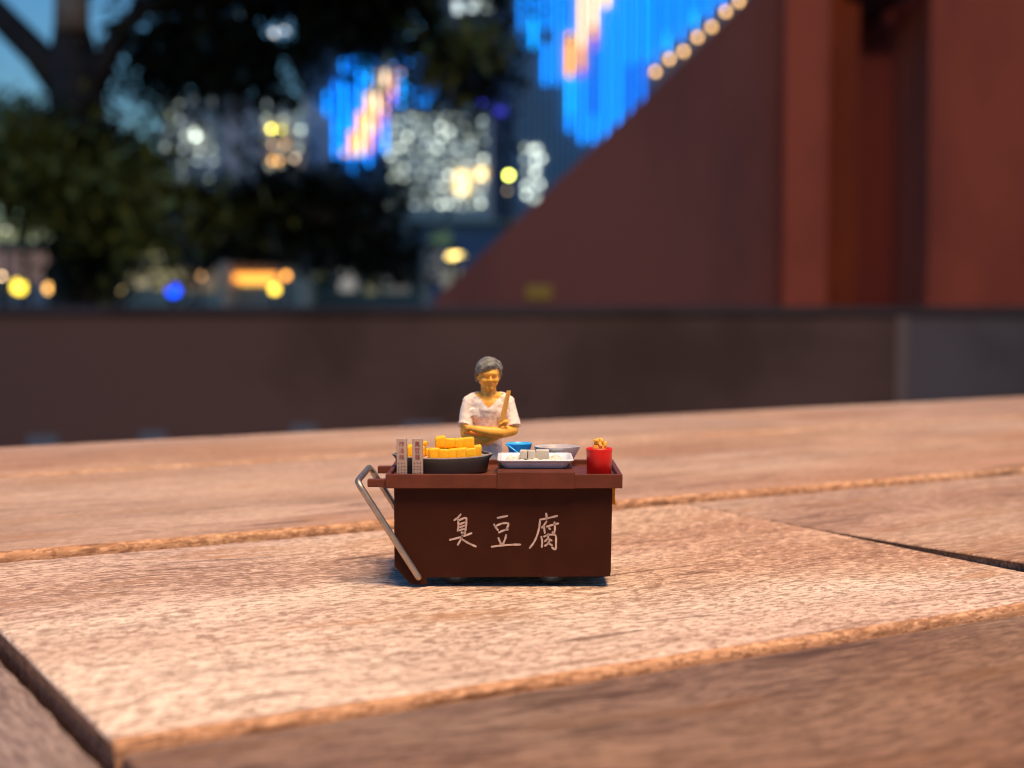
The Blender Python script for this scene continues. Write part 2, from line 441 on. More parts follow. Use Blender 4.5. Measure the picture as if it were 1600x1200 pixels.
def to_front(u, v):
    p = at(680 + u / 7.27, 780 + v / 7.27, 0.0)
    return (p.x * 1000, p.z * 1000)
CH = [
 [[(290, 170), (262, 205), (215, 240)], [(258, 215), (264, 290), (257, 362)], [(262, 243), (345, 210), (354, 250), (347, 330), (340, 372)],
  [(275, 285), (335, 262)], [(275, 320), (335, 298)], [(262, 355), (335, 335)], [(165, 462), (290, 430), (415, 385)],
  [(322, 375), (300, 440), (255, 520)], [(300, 452), (380, 500), (465, 538)], [(298, 375), (322, 398), (345, 376)]],
 [[(705, 212), (820, 190)], [(668, 285), (695, 330), (715, 352)], [(690, 303), (760, 275), (820, 273), (832, 290), (805, 345)], [(722, 378), (775, 355), (828, 342)],
  [(718, 440), (735, 480), (748, 512)], [(805, 405), (795, 450), (768, 512)], [(640, 540), (800, 520), (968, 515)]],
 [[(1260, 160), (1268, 215)], [(1190, 232), (1280, 215), (1388, 188)], [(1190, 240), (1180, 330), (1150, 430), (1115, 500), (1072, 555)],
  [(1265, 250), (1240, 290), (1210, 325)], [(1235, 305), (1245, 385)], [(1265, 312), (1330, 292), (1400, 275)], [(1355, 262), (1360, 330), (1350, 385), (1332, 372)],
  [(1290, 325), (1308, 342)], [(1205, 425), (1215, 480), (1210, 545)], [(1235, 425), (1290, 405), (1365, 410), (1372, 500), (1365, 570), (1325, 545)],
  [(1285, 395), (1280, 440), (1245, 480)], [(1280, 445), (1325, 470)], [(1300, 470), (1280, 505), (1245, 530)], [(1285, 500), (1330, 525)]]]
for c in CH:
    bm = new(); strokes(bm, c, to_front, .118, -.05, .02)
    put('painted_character', bm, m_letter, cart)

# ------------------------------------------------------------------ things on the cart
FL = 13.68
m_sign = mat('cream_sign', (.46, .33, .265), rough=.6, var=.08)
m_red = mat('red_print', (.32, .05, .04), rough=.6)
def glyph_text(ch, cx, cz, size, y, parent):
    cu = bpy.data.curves.new('t', 'FONT'); cu.body = ch; cu.size = 1; cu.align_x = 'CENTER'; cu.align_y = 'CENTER'; cu.extrude = .02
    cu.resolution_u = 2
    o = bpy.data.objects.new('t', cu); COL.objects.link(o)
    dg = bpy.context.evaluated_depsgraph_get(); me = bpy.data.meshes.new_from_object(o.evaluated_get(dg))
    bpy.data.objects.remove(o); bpy.data.curves.remove(cu)
    b = new(); b.from_mesh(me); bpy.data.meshes.remove(me)
    if len(b.verts):
        xs = [v.co.x for v in b.verts]; ys = [v.co.y for v in b.verts]
        mx, my = (min(xs) + max(xs)) / 2, (min(ys) + max(ys)) / 2; s = size / max(max(xs) - min(xs), max(ys) - min(ys), .01)
        for v in b.verts: v.co = Vector((cx + (v.co.x - mx) * s, y + (-.03 if v.co.z > 0 else .03), cz + (v.co.y - my) * s))
    return b
def sign(x0, x1, chars, label):
    t = thing('menu_sign', label, 'sign', ((x0 + x1) / 2 * MM, .0008, FL * MM), 'small menu signs at the left end of the cart')
    bm = new()
    bmesh.ops.create_cube(bm, size=1)
    w = (x1 - x0) / 2; cx = (x0 + x1) / 2
    for v in bm.verts: v.co = Vector((cx + v.co.x * 2 * w, .9 + v.co.y * 1.25, FL + (v.co.z + .5) * 4.95))
    es = [e for e in bm.edges if abs(e.verts[0].co.x - e.verts[1].co.x) < 1e-5 and abs(e.verts[0].co.z - e.verts[1].co.z) < 1e-5 and e.verts[0].co.z < FL + .1]
    bmesh.ops.bevel(bm, geom=es, offset=.32, segments=4, profile=.5, affect='EDGES')
    bmesh.ops.bevel(bm, geom=list(bm.edges), offset=.05, segments=1, affect='EDGES', clamp_overlap=True)
    put('board', bm, m_sign, t)
    for i, ch in enumerate(chars):
        b = glyph_text(ch, cx, FL + 4.28 - i * .82, .66, .275, t)
        put('red_character', b, m_red, t)
    bm = new()
    for c in range(3):
        for r in range(4):
            px, pz = cx + (c - 1) * .38, FL + 1.88 - r * .4
            for _ in range(4):
                a = random.choice((0, 0, 90, 60, -50)); l = random.uniform(.1, .2); ox, oz = random.uniform(-.07, .07), random.uniform(-.08, .08)
                vs_ = box(bm, -l / 2, l / 2, .25, .30, -.022, .022)
                for v in vs_:
                    x, z = v.co.x, v.co.z
                    v.co.x = px + ox + x * math.cos(R(a)) - z * math.sin(R(a)); v.co.z = pz + oz + x * math.sin(R(a)) + z * math.cos(R(a))
    o = put('small_print', bm, m_red, t); o['kind'] = 'stuff'
sign(-14.36, -13.1, '炸油糕', 'cream sign with red writing nearer the handle, left of its twin')
sign(-12.42, -11.12, '臭豆腐', 'cream sign with red writing between its twin and the frying pan')

# frying pan with oil
m_pan = mat('dark_grey_pan', (.060, .044, .040), rough=.45, spec=.3, var=.12, scale=300, bump=.1)
m_rimm = mat('pan_rim_highlight', (.34, .27, .24), rough=.35, var=.2, scale=800)
m_oil = mat('brown_oil', (.58, .38, .28), rough=.25, var=.25, scale=500)
pan = thing('frying_pan', 'round dark grey pan of orange fried tofu on the left of the cart', 'pan', (-.009, .0077, FL * MM))
PX, PY = -9.0, 7.7
sp = lambda amt: (lambda z: amt * max(0, (z - 15.0)) ** 1.0)
spouts = [(0, sp(.09), .16), (math.pi, sp(.09), .16)]
bm = new()
lathe(bm, [(5.45, FL), (5.7, FL + .12), (5.86, FL + .38), (5.92, 15.3), (6.06, 15.9), (6.02, 16.02), (5.76, 16.04), (5.68, 15.7), (5.6, 15.2), (5.2, 14.4), (.01, 14.3)], PX, PY, 64, spout=spouts)
for f in bm.faces:
    c = f.calc_center_median()
    if c.z > 15.95: f.material_index = 1  # highlight along the rim painted as a lighter colour
put('pan_body', bm, [m_pan, m_rimm], pan, smooth=True, auto=50)
bm = new(); lathe(bm, [(5.55, 15.45), (5.64, 15.68), (5.6, 15.74), (.01, 15.74)], PX, PY, 48); put('oil', bm, m_oil, pan, smooth=True, auto=50)
# fried tofu pieces, each a thing
m_tofu = mat('orange_fried_tofu', (1.0, .50, .006), rough=.5, var=.10, scale=700, bump=.2, bscale=3000, sss=.15)
tofu_me = []
for i in range(5):
    bm = new(); rr = random.Random(i)
    box(bm, -.6, .6, -.6, .6, 0, 1.2)
    for v in bm.verts: v.co.x *= rr.uniform(.95, 1.2); v.co.y *= rr.uniform(.9, 1.1); v.co.z *= rr.uniform(.86, 1.16)
    bmesh.ops.bevel(bm, geom=list(bm.edges), offset=.27, segments=4, profile=.5, affect='EDGES')
    for v in bm.verts: v.co *= MM
    bmesh.ops.recalc_face_normals(bm, faces=bm.faces)
    me = bpy.data.meshes.new('fried_tofu'); bm.to_mesh(me); bm.free(); me.materials.append(m_tofu)
    for p in me.polygons: p.use_smooth = True
    tofu_me.append(me)
def tofu(x, y, z, label, s=(1, 1, 1), rz=0):
    o = bpy.data.objects.new('fried_tofu', random.choice(tofu_me)); COL.objects.link(o)
    o.location = (x * MM, y * MM, z * MM); o.scale = s; o.rotation_euler = (0, 0, R(rz))
    tag(o, label, 'food', 'orange fried tofu pieces in the pan')
ORD = ['leftmost', 'second from the left', 'third from the left', 'fourth from the left', 'fifth from the left', 'rightmost']
OZ = 15.68
xs = [-9.95, -8.75, -7.55, -6.4, -5.3]
for i, x in enumerate(xs):
    tofu(x, 4.7 + random.uniform(-.12, .12), OZ, 'orange fried tofu in the front lower row of the big pile, ' + (ORD[i] if i < 4 else 'rightmost'), (1.14, 1.2, random.uniform(1.02, 1.15)), random.uniform(-7, 7))
tofu(-4.55, 6.2, OZ, 'orange fried tofu sticking out behind the right end of the big pile', (.95, 1.1, 1.25), 5)
for i, x in enumerate((-9.3, -8.0, -6.75)):
    tofu(x, 6.6, OZ, 'orange fried tofu in the lower layer behind the front row, ' + ('left one', 'middle one', 'right one')[i], (1.05, 1.4, 1.1), random.uniform(-5, 5))
for i, (x, h) in enumerate(((-9.15, 1.22), (-7.95, 1.02), (-6.75, 1.0), (-5.6, 1.08))):
    tofu(x, 5.6, OZ + 1.32, 'orange fried tofu in the top row of the big pile, ' + ('leftmost', 'second from the left', 'third from the left', 'rightmost')[i], (1.12, 1.3, h * 1.0), random.uniform(-5, 5))
tofu(-12.9, 6.4, OZ, 'orange fried tofu seen between the two menu signs', (1.0, 1.2, 1.35), 4)
tofu(-11.75, 6.9, OZ, 'orange fried tofu behind the second menu sign, in the small pile', (1.0, 1.2, 1.2), -8)
tofu(-10.85, 8.2, OZ, 'low orange fried tofu in the gap between both piles', (.95, 1.2, .75), 10)
tofu(-12.55, 7.9, OZ, 'orange fried tofu at the back of the small pile by the signs', (1.0, 1.1, 1.3), 4)
tofu(-11.5, 6.9, OZ + 1.42, 'orange fried tofu lying on top of the small pile by the signs', (.9, 1.0, .45), 12)

# white dish with tofu
m_white = mat('white_enamel', (.74, .73, .78), rough=.3, var=.04)
m_crumb = mat('pale_tofu', (.70, .63, .53), rough=.65, var=.08, bump=.3)
dish = thing('white_dish', 'white rectangular dish of pale tofu on the raised middle board', 'dish', (.00295, .0058, .01466))
def rrect(hx, hy, rad, seg=6):
    out = []
    for sx, sy, a0 in ((1, 1, 0), (-1, 1, 90), (-1, -1, 180), (1, -1, 270)):
        for i in range(seg + 1):
            a = R(a0 + 90 * i / seg); out.append((sx * (hx - rad) + rad * math.cos(a), sy * (hy - rad) + rad * math.sin(a)))
    return out
def rr_loft(bm, secs, cx, cy):
    rings = []
    for hx, hy, rad, z in secs: rings.append([bm.verts.new((cx + x, cy + y, z)) for x, y in rrect(hx, hy, rad)])
    n = len(rings[0])
    for a, c in zip(rings, rings[1:]):
        for k in range(n): bm.faces.new((a[k], a[(k + 1) % n], c[(k + 1) % n], c[k]))
    bm.faces.new(rings[0][::-1]); bm.faces.new(rings[-1])
DX, DY, DZ = 2.95, 5.8, 14.67
bm = new()
rr_loft(bm, [(3.75, 3.4, .7, DZ), (3.95, 3.55, .8, DZ + .05), (4.3, 3.9, .8, DZ + .7), (4.42, 4.0, .8, DZ + .92), (4.78, 4.32, .75, DZ + .95), (4.83, 4.36, .75, DZ + 1.03), (4.8, 4.33, .75, DZ + 1.14), (4.72, 4.26, .72, DZ + 1.19),
             (4.5, 4.05, .7, DZ + 1.17), (4.38, 3.95, .7, DZ + 1.08), (4.1, 3.7, .7, DZ + .6), (3.95, 3.55, .7, DZ + .4)], DX, DY)
put('dish_body', bm, m_white, dish, smooth=True, auto=60)
bm = new()
for i in range(70):
    x, y = random.uniform(-3.4, 3.4), random.uniform(-3.0, 3.0)
    ell(bm, (DX + x, DY + y, DZ + .55), (random.uniform(.35, .7), random.uniform(.3, .6), random.uniform(.35, .68)), Matrix.Rotation(random.uniform(0, 3), 3, 'Z'), 8)
b2 = sculpt(bm, .11, 2); put('crumbled_tofu', b2, m_crumb, origin=(DX * MM, DY * MM, (DZ + .4) * MM), smooth=True)
tag(bpy.data.objects['crumbled_tofu'], 'layer of pale crumbled tofu filling the white dish', 'food')
m_block = mat('pale_tofu_block', (.60, .53, .44), rough=.6, var=.06)
def wtofu(x, y, z, w, d, h, rz, label):
    bm = new(); box(bm, -w / 2, w / 2, -d / 2, d / 2, 0, h)
    for v in bm.verts:
        v.co.x += random.uniform(-.06, .06); v.co.y += random.uniform(-.06, .06); v.co.z += random.uniform(-.03, .05) if v.co.z > 0 else 0
    bmesh.ops.bevel(bm, geom=list(bm.edges), offset=.12, segments=3, profile=.5, affect='EDGES')
    q = Matrix.Rotation(R(rz), 3, 'Z')
    for v in bm.verts: v.co = q @ v.co + Vector((x, y, z))
    o = put('tofu_block', bm, m_block, origin=(x * MM, y * MM, z * MM), smooth=True); tag(o, label, 'food', 'pale tofu blocks in the white dish')
TZ = DZ + .95
wtofu(1.50, 5.0, TZ, .95, 1.3, 1.1, -8, 'pale tofu block at the left end of the row in the white dish')
wtofu(2.45, 4.85, TZ, .95, 1.3, 1.1, 6, 'small pale tofu block in the middle of the row in the white dish')
wtofu(3.85, 5.05, TZ, 1.75, 1.4, 1.15, -2, 'long pale tofu block at the right end of the row in the white dish')

# blue bowl
m_blue = mat('bright_blue_plastic', (.04, .43, .95), rough=.35, var=.06, sss=.1)
bb = thing('blue_bowl', 'bright blue plastic bowl behind the white dish', 'bowl', (.00098, .0131, FL * MM))
bm = new(); lathe(bm, [(1.0, FL), (1.15, FL + .1), (1.45, 15.9), (1.68, 16.6), (1.78, 16.78), (1.66, 16.82), (1.5, 16.6), (1.2, 16.45), (.01, 16.4)], .98, 13.1, 40)
put('bowl', bm, m_blue, bb, smooth=True, auto=50)
bm = new(); tube(bm, [(-.75, 12.85, 16.7), (-.45, 11.9, 16.55), (.1, 11.35, 16.2), (.7, 11.25, 15.75), (1.2, 11.35, 15.5)], .14, 8, round_ends=True, flat=.7); put('handle', bm, m_blue, bb, smooth=True)

# silver bowl
m_silver = mat('polished_silver', (.74, .68, .66), rough=.3, metal=.3, var=.06)
sb = thing('silver_bowl', 'shiny silver bowl with a pointed lip, between blue bowl and red cup', 'bowl', (.006, .0131, FL * MM))
bm = new()
lathe(bm, [(1.5, FL), (1.8, FL + .12), (2.5, 15.2), (2.8, 16.1), (2.86, 16.38), (2.78, 16.4), (2.6, 16.0), (2.2, 15.3), (1.2, 14.7), (.01, 14.6)], 5.85, 13.15, 56, sx=1.02, sy=.9,
      spout=[(0, lambda z: .14 * max(0, z - 14.6) / 1.8, .3)])
put('bowl', bm, m_silver, sb, smooth=True, auto=60)
m_peach = mat('peach_reflection', (.72, .52, .42), rough=.2)
bm = new(); lathe(bm, [(2.55, 15.98), (2.64, 16.16), (.01, 16.18)], 5.85, 13.15, 40, sx=1.02, sy=.9); put('reflection_disc', bm, m_peach, sb, smooth=True)  # peach reflection inside the bowl, added as a coloured disc

# red cup with fried snack
m_cup = mat('bright_red_plastic', (.80, .008, .006), rough=.38, var=.05, sss=.08)
m_snack = mat('yellow_fried_snack', (.90, .47, .06), rough=.5, var=.15, scale=900, bump=.2, sss=.1)
m_snack2 = mat('orange_fried_snack', (.85, .28, .04), rough=.5, var=.1, sss=.1)
cup = thing('red_cup', 'bright red cup at the right end of the cart', 'cup', (.01095, .0021, FL * MM))
bm = new(); lathe(bm, [(1.45, FL), (1.54, FL + .08), (1.6, 16.6), (1.68, 17.2), (1.6, 17.28), (1.42, 17.15), (1.4, 16.7), (.01, 16.6)], 10.95, 2.1, 40)
put('cup_body', bm, m_cup, cup, smooth=True, auto=50)
sn = thing('fried_snack', 'cluster of yellow fried bits heaped in the red cup', 'food', (.01095, .0021, .01661))
bm = new(); ell(bm, (10.95, 2.1, 17.2), (.95, .9, .75), None, 18); put('dough_ball', bm, m_snack2, sn, smooth=True)
for i in range(11):
    a = i * 2.4; r = .25 + .55 * (i % 3) / 2
    bm = new(); box(bm, -.2, .2, -.19, .19, -.3, .3, .08)
    q = Matrix.Rotation(random.uniform(-.5, .5), 3, 'X') @ Matrix.Rotation(random.uniform(-.5, .5), 3, 'Y') @ Matrix.Rotation(random.uniform(0, 3), 3, 'Z')
    c = Vector((10.98 + r * math.cos(a), 2.0 + r * .8 * math.sin(a), 18.25 - r * r * .75 + random.uniform(-.08, .08)))
    for v in bm.verts: v.co = q @ v.co + c
    put('fried_bit', bm, m_snack, sn, smooth=True, auto=50)

# orange towel over the right end
m_towel = mat('orange_cloth', (.80, .26, .01), rough=.8, var=.1, bump=.3)
bm = new()
P = [(13.05, 12.52), (13.12, 11.8), (13.05, 11.0), (13.2, 10.1)]
prism_v = []
for k in range(9):
    y = 2.2 + k * .7
    row = []
    for x, z in P: row.append((x + .10 * math.sin(k * 1.3) - .14, y, z)); 
    for x, z in P[::-1]: row.append((x + .10 * math.sin(k * 1.3) - .55, y, z))
    prism_v.append([bm.verts.new(p) for p in row])
for a, c in zip(prism_v, prism_v[1:]):
    for q in range(8): bm.faces.new((a[q], a[(q + 1) % 8], c[(q + 1) % 8], c[q]))
bm.faces.new(prism_v[0]); bm.faces.new(prism_v[-1][::-1])
tag(put('towel', bm, m_towel, origin=(.0129, .005, .0101), smooth=True, auto=60), 'orange cloth hanging from the right end of the cart', 'towel')

# ------------------------------------------------------------------ the vendor figurine (mm, local x to the right of the picture, -y towards the camera)
m_skin = mat('ochre_skin_paint', (.97, .45, .055), rough=.5, var=.05, scale=800, sss=.1)
m_hair = mat('grey_hair_paint', (.19, .18, .155), rough=.5, var=.3, scale=900, bump=.4, bscale=2500)
m_shirt = mat('white_shirt_paint', (.90, .75, .65), rough=.6, var=.06, scale=500, bump=.15, bscale=2500, sss=.05)
m_trouser = mat('navy_trouser_paint', (.03, .04, .07), rough=.6)
m_shoe = mat('black_shoe_paint', (.015, .015, .015), rough=.5)
m_tong = mat('tan_wood_paint', (.72, .34, .06), rough=.5, var=.1)
FX, FY = -3.3, 24.0
fig = thing('person', 'toy vendor figurine in white T-shirt with crossed arms behind the cart', 'figurine', (FX * MM, FY * MM, 0))
def L(x, y, z): return Vector((FX + x, FY + y, z))
HC = L(0.05, -.25, 25.3)
HR = Matrix.Rotation(R(10), 3, 'Z') @ Matrix.Rotation(R(7), 3, 'X')
def Hd(x, y, z): return HC + HR @ Vector((x, y, z))
bm = new()
# head
def slim(b):
    for v in b.verts:
        t = min(1, max(0, (23.0 - v.co.z) / 1.4)); v.co.x = FX + .05 + (v.co.x - FX - .05) * (1 - .085 * t)
    return b
def he(x, y, z, rx, ry, rz, rot=None): ell(bm, Hd(x, y, z), (rx, ry, rz), HR if rot is None else HR @ rot, 18)
he(0, .15, .45, 1.52, 1.72, 1.75)
he(0, -.25, -.6, 1.38, 1.34, 1.30)
he(0, -.55, -1.22, 1.05, .95, .85)
he(0, -1.26, -1.66, .46, .32, .30)              # chin
for s in (-1, 1):
    he(s * .72, -1.10, -.55, .56, .45, .48)      # cheek
    he(s * .55, -1.36, .33, .50, .26, .17)       # brow
    he(s * .55, -1.33, .02, .30, .20, .10)       # eye lid
    he(s * 1.5, .25, -.25, .16, .36, .50)        # ear
    he(s * .24, -1.62, -.52, .16, .17, .14)      # nostril
he(0, -1.42, .45, .95, .32, .38)
tube(bm, [Hd(0, -1.45, .3), Hd(0, -1.68, -.15), Hd(0, -1.84, -.45)], [.15, .18, .24], 10, round_ends=True)
he(0, -1.42, -1.0, .46, .24, .12); he(0, -1.38, -1.2, .38, .24, .12)
# neck and chest
limb(bm, [L(0, .35, 24.2), L(0, .2, 23.0), L(0, .15, 21.8)], [1.12, 1.08, 1.25])
for s in (-1, 1): limb(bm, [L(s * .25, -.75, 22.0), L(s * 1.4, -.35, 22.5)], [.2, .22], 10)
ell(bm, L(0, .15, 21.0), (2.55, 1.45, 1.6)); ell(bm, L(0, .1, 19.6), (2.2, 1.3, 1.7)); ell(bm, L(0, .25, 17.2), (2.0, 1.15, 2.4))
limb(bm, [L(-1.2, .15, 22.2), L(-2.6, .2, 21.7)], [.8, .8]); limb(bm, [L(1.2, .15, 22.2), L(2.6, .2, 21.7)], [.8, .8])
# his left arm (picture right): elbow out, forearm on top, hand tucked at picture left
limb(bm, [L(3.0, .15, 21.2), L(3.55, -.1, 19.4), L(3.75, -.65, 17.75)], [.95, .88, .80])
limb(bm, [L(3.75, -.65, 17.6), L(2.0, -2.0, 17.35), L(0, -2.55, 17.55), L(-1.7, -2.5, 17.85), L(-2.35, -2.3, 17.95)], [.80, .80, .70, .55, .46])
ell(bm, L(-2.9, -2.0, 18.0), (.62, .38, .46))
for k in range(4): limb(bm, [L(-3.0, -2.1 + .02 * k, 18.38 - k * .26), L(-3.5, -1.75, 18.3 - k * .26), L(-3.75, -1.3, 18.2 - k * .26)], [.15, .14, .12], 8)
# his right arm (picture left): forearm passes under, hand comes up on the other upper arm
limb(bm, [L(-3.0, .15, 21.2), L(-3.45, -.1, 19.3), L(-3.5, -.6, 17.3)], [.95, .88, .80])
limb(bm, [L(-3.5, -.65, 17.0), L(-2.2, -1.6, 16.5), L(-.3, -1.75, 16.35), L(1.4, -1.9, 16.95), L(2.1, -2.15, 18.1)], [.80, .84, .76, .56, .46])
ell(bm, L(2.3, -1.98, 18.65), (.55, .36, .62), Matrix.Rotation(R(35), 3, 'Y'))
for k in range(4):       # knuckles run from low-left to high-right, fingers wrap the tongs
    a = L(1.66 + k * .31, -2.48 + k * .05, 18.42 + k * .05 + .12 * (k in (1, 2)))
    d = Vector((.62, -.06, .52))
    ln = (.86, .98, .94, .78)[k]
    limb(bm, [a, a + d * ln * .5 + Vector((0, -.10, .04)), a + d * ln + Vector((.02, .10, 0))], [.19, .18, .15], 8)
limb(bm, [L(1.75, -2.1, 18.5), L(1.62, -2.42, 18.95), L(1.95, -2.55, 19.3)], [.19, .17, .13], 8)   # thumb
# legs inside the trousers end at bare ankles
for s in (-1, 1): limb(bm, [L(s * 1.1, .3, 15), L(s * 1.15, .25, 8), L(s * 1.2, .3, 1.2)], [1.0, .75, .5])
b2 = sculpt(bm, .085, 2, .5)
put('skin', slim(b2), m_skin, fig, smooth=True)
# shirt
bm = new()
ell(bm, L(0, .15, 21.0), (2.85, 1.68, 1.62), None, 24); ell(bm, L(0, .08, 19.7), (2.65, 1.6, 1.8), None, 24)
limb(bm, [L(0, .2, 20.5), L(0, .25, 17.5), L(0, .3, 14.6), L(0, .3, 12.6)], [2.2, 1.95, 2.15, 2.3], 24)
for v in bm.verts:
    v.co.y = FY + .25 + (v.co.y - FY - .25) * (.76 + .24 * min(1, max(0, (v.co.z - 17.6) / 3.2)))
for s in (-1, 1):
    limb(bm, [L(s * .9, .2, 22.35), L(s * 2.0, .2, 21.95), L(s * 3.0, .2, 21.35)], [.75, .95, 1.05])
    ell(bm, L(s * 1.1, -.86, 19.9), (1.25, .60, 1.15), None, 16)
    ex = 3.75 if s > 0 else 3.5
    tube(bm, [L(s * 2.9, .18, 21.4), L(s * 3.3, .05, 20.2), L(s * (ex - .02), -.4, 18.55 + (0.0 if s > 0 else -.1)), L(s * (ex + .08), -.62, 18.05 + (0 if s > 0 else .05))], [1.08, 1.08, 1.14, 1.17], 18)
    for k in range(3):    # folds at the armpit
        limb(bm, [L(s * (2.3 + .1 * k), -.95, 20.6 - .42 * k), L(s * (3.2 + .1 * k), -.92, 20.0 - .55 * k)], [.18, .12], 8)
limb(bm, [L(-1.9, -1.15, 15.6), L(-.3, -1.4, 16.0), L(1.6, -1.2, 15.5)], [.18, .2, .15], 8)
b2 = sculpt(bm, .1, 3, .5, lambda p: .05 * noise.noise(p * 1.4) + .03 * noise.noise(p * 3.3))
slim(b2)
# cut the V neck and open it
def in_v(p):
    x, y, z = p.x - FX - .1, p.y - FY, p.z
    if z > 22.15 + .2 * abs(x) and abs(x) < 1.42: return True
    return y < -.2 and z > 20.85 + max(0, abs(x)) * .95
bmesh.ops.delete(b2, geom=[v for v in b2.verts if in_v(v.co)], context='VERTS')
tubepts = []
from mathutils.bvhtree import BVHTree
bv = BVHTree.FromBMesh(b2)
for x in [i * .12 for i in range(-11, 12)]:
    z = 20.85 + abs(x) * .95
    hit = bv.ray_cast(L(x + .1, -6, z - .04), Vector((0, 1, 0)))
    if hit[0]: tubepts.append(hit[0] + Vector((0, .02, 0)))
shirt = put('t_shirt', b2, m_shirt, fig, smooth=True)
if len(tubepts) > 3:
    bm = new(); tube(bm, tubepts, .1, 8, round_ends=True); put('collar', bm, m_shirt, shirt, smooth=True)
# hair
bm = new()
def hh(x, y, z, rx, ry, rz, rot=None): ell(bm, Hd(x, y, z), (rx, ry, rz), HR if rot is None else HR @ rot, 18)
hh(0, .75, .55, 1.80, 1.62, 1.95); hh(0, .25, 1.25, 1.62, 1.72, 1.25); hh(0, .9, -.5, 1.62, 1.15, 1.25)
def lock(P, r): tube(bm, [Hd(*p) for p in P], r, 10, round_ends=True)
lock([(.55, -1.15, 1.72), (-.25, -1.42, 1.55), (-1.0, -1.18, 1.05), (-1.52, -.45, .5)], [.36, .46, .46, .34])
lock([(.65, -.7, 2.1), (-.3, -1.05, 2.0), (-1.15, -.85, 1.5), (-1.62, -.2, .8)], [.42, .5, .5, .4])
lock([(.35, -1.3, 1.60), (-.5, -1.45, 1.25), (-1.15, -1.12, .85)], [.2, .26, .2])
lock([(-1.58, -.15, .6), (-1.66, .35, -.1), (-1.55, .65, -.8)], [.35, .34, .26])
lock([(.75, -.95, 1.72), (1.15, -.75, 1.3), (1.45, -.25, .7), (1.6, .3, -.1), (1.52, .6, -.8)], [.26, .3, .32, .32, .22])
lock([(.6, -.3, 2.25), (1.2, -.3, 1.75), (1.6, .1, 1.0)], [.3, .42, .42])
b2 = sculpt(bm, .08, 2, .5, lambda p: .05 * noise.noise(Vector((p.x * 1.2, p.y * 2.5, p.z * 4))))
put('hair', b2, m_hair, fig, smooth=True)
# trousers and shoes
bm = new(); limb(bm, [L(0, .35, 13.0), L(0, .35, 12.4)], [1.8, 1.85], 20)
for s in (-1, 1): tube(bm, [L(s * 1.0, .35, 13.6), L(s * 1.15, .25, 7.5), L(s * 1.2, .3, 1.0)], [1.25, 1.05, .95], 16)
put('trousers', sculpt(bm, .13, 2), m_trouser, fig, smooth=True)
for s in (-1, 1):
    bm = new(); ell(bm, L(s * 1.25, -.3, .45), (.62, 1.35, .5), None, 16)
    for v in bm.verts: v.co.z = max(v.co.z, 0.02)
    put('shoe', bm, m_shoe, fig, smooth=True)
# tongs held upright
tg = thing('tongs', 'tan wooden tongs held upright in the figurine\'s hand', 'tongs', L(2.1, -2.45, 18.9) * MM)
for (a, b_, w0, w1, dy) in (((2.02, -2.50, 18.75), (2.74, -2.25, 23.25), .27, .17, 0), ((2.30, -2.25, 18.85), (2.98, -2.05, 23.2), .27, .17, .1)):
    A, B = L(*a), L(*b_)
    bm = new(); d = (B - A).normalized(); u = d.cross(Vector((0, 1, 0))).normalized(); w = d.cross(u)
    ring = []
    for P_, hw in ((A, w0), (A.lerp(B, .35), w0 * 1.05), (B, w1)):
        ring.append([bm.verts.new(P_ + u * sx * hw + w * sy * .16) for sx, sy in ((-1, -1), (1, -1), (1, 1), (-1, 1))])
    for r0, r1 in zip(ring, ring[1:]):
        for q in range(4): bm.faces.new((r0[q], r0[(q + 1) % 4], r1[(q + 1) % 4], r1[q]))
    bm.faces.new(ring[0][::-1]); bm.faces.new(ring[-1])
    bmesh.ops.bevel(bm, geom=list(bm.edges), offset=.04, segments=1, affect='EDGES')
    put('arm', slim(bm), m_tong, tg)

# ------------------------------------------------------------------ low ledge behind the table (metres)
def duo(name, c1, c2, sc, rough, spec, lo=.42, hi=.6, stretch=(1, 1, 1), bump=.25):
    """two tones of one weathered surface, mixed by slow noise"""
    k = N(name); tc = k.n('ShaderNodeTexCoord'); mp = k.n('ShaderNodeMapping'); mp.inputs['Scale'].default_value = stretch
    k.l(tc.outputs['Object'], mp.inputs['Vector'])
    nz = k.n('ShaderNodeTexNoise', i_Scale=sc, i_Detail=5, i_Roughness=.6); k.l(mp.outputs[0], nz.inputs['Vector'])
    mr = k.n('ShaderNodeMapRange', interpolation_type='SMOOTHSTEP'); mr.inputs['From Min'].default_value = lo; mr.inputs['From Max'].default_value = hi
    k.l(nz.outputs['Fac'], mr.inputs['Value'])
    mx = k.n('ShaderNodeMix', data_type='RGBA'); mx.inputs['A'].default_value = rgb(c1); mx.inputs['B'].default_value = rgb(c2)
    k.l(mr.outputs[0], mx.inputs['Factor']); k.l(mx.outputs['Result'], k.b.inputs['Base Color'])
    k.b.inputs['Roughness'].default_value = rough; k.b.inputs['Specular IOR Level'].default_value = spec
    bp = k.n('ShaderNodeBump'); bp.inputs['Strength'].default_value = bump; bp.inputs['Distance'].default_value = .01
    k.l(nz.outputs['Fac'], bp.inputs['Height']); k.l(bp.outputs[0], k.b.inputs['Normal'])
    return k.m
m_ledge = [duo('ledge_brown', (.110, .058, .046), (.080, .048, .044), 1.1, .5, .2), None,
           duo('ledge_dark', (.145, .072, .056), (.080, .037, .025), 1.0, .5, .2),
           duo('ledge_slate', (.125, .092, .094), (.085, .058, .056), 1.3, .5, .3)]
m_cope = duo('ledge_coping', (.070, .046, .044), (.040, .024, .022), 2, .5, .2)
m_joint = mat('ledge_joint', (.19, .12, .10), rough=.6)
m_patch = mat('pale_bluish_patch', (.15, .155, .19), rough=.4)
LY = 3.3
ztop = at(800, 480, LY).z
led = thing('ledge_wall', 'long low dark stone ledge beyond the table', 'wall', (0, LY, GZ))
xs_ = [at(p, 600, LY).x for p in (-1100, -150, 1408, 2500)]
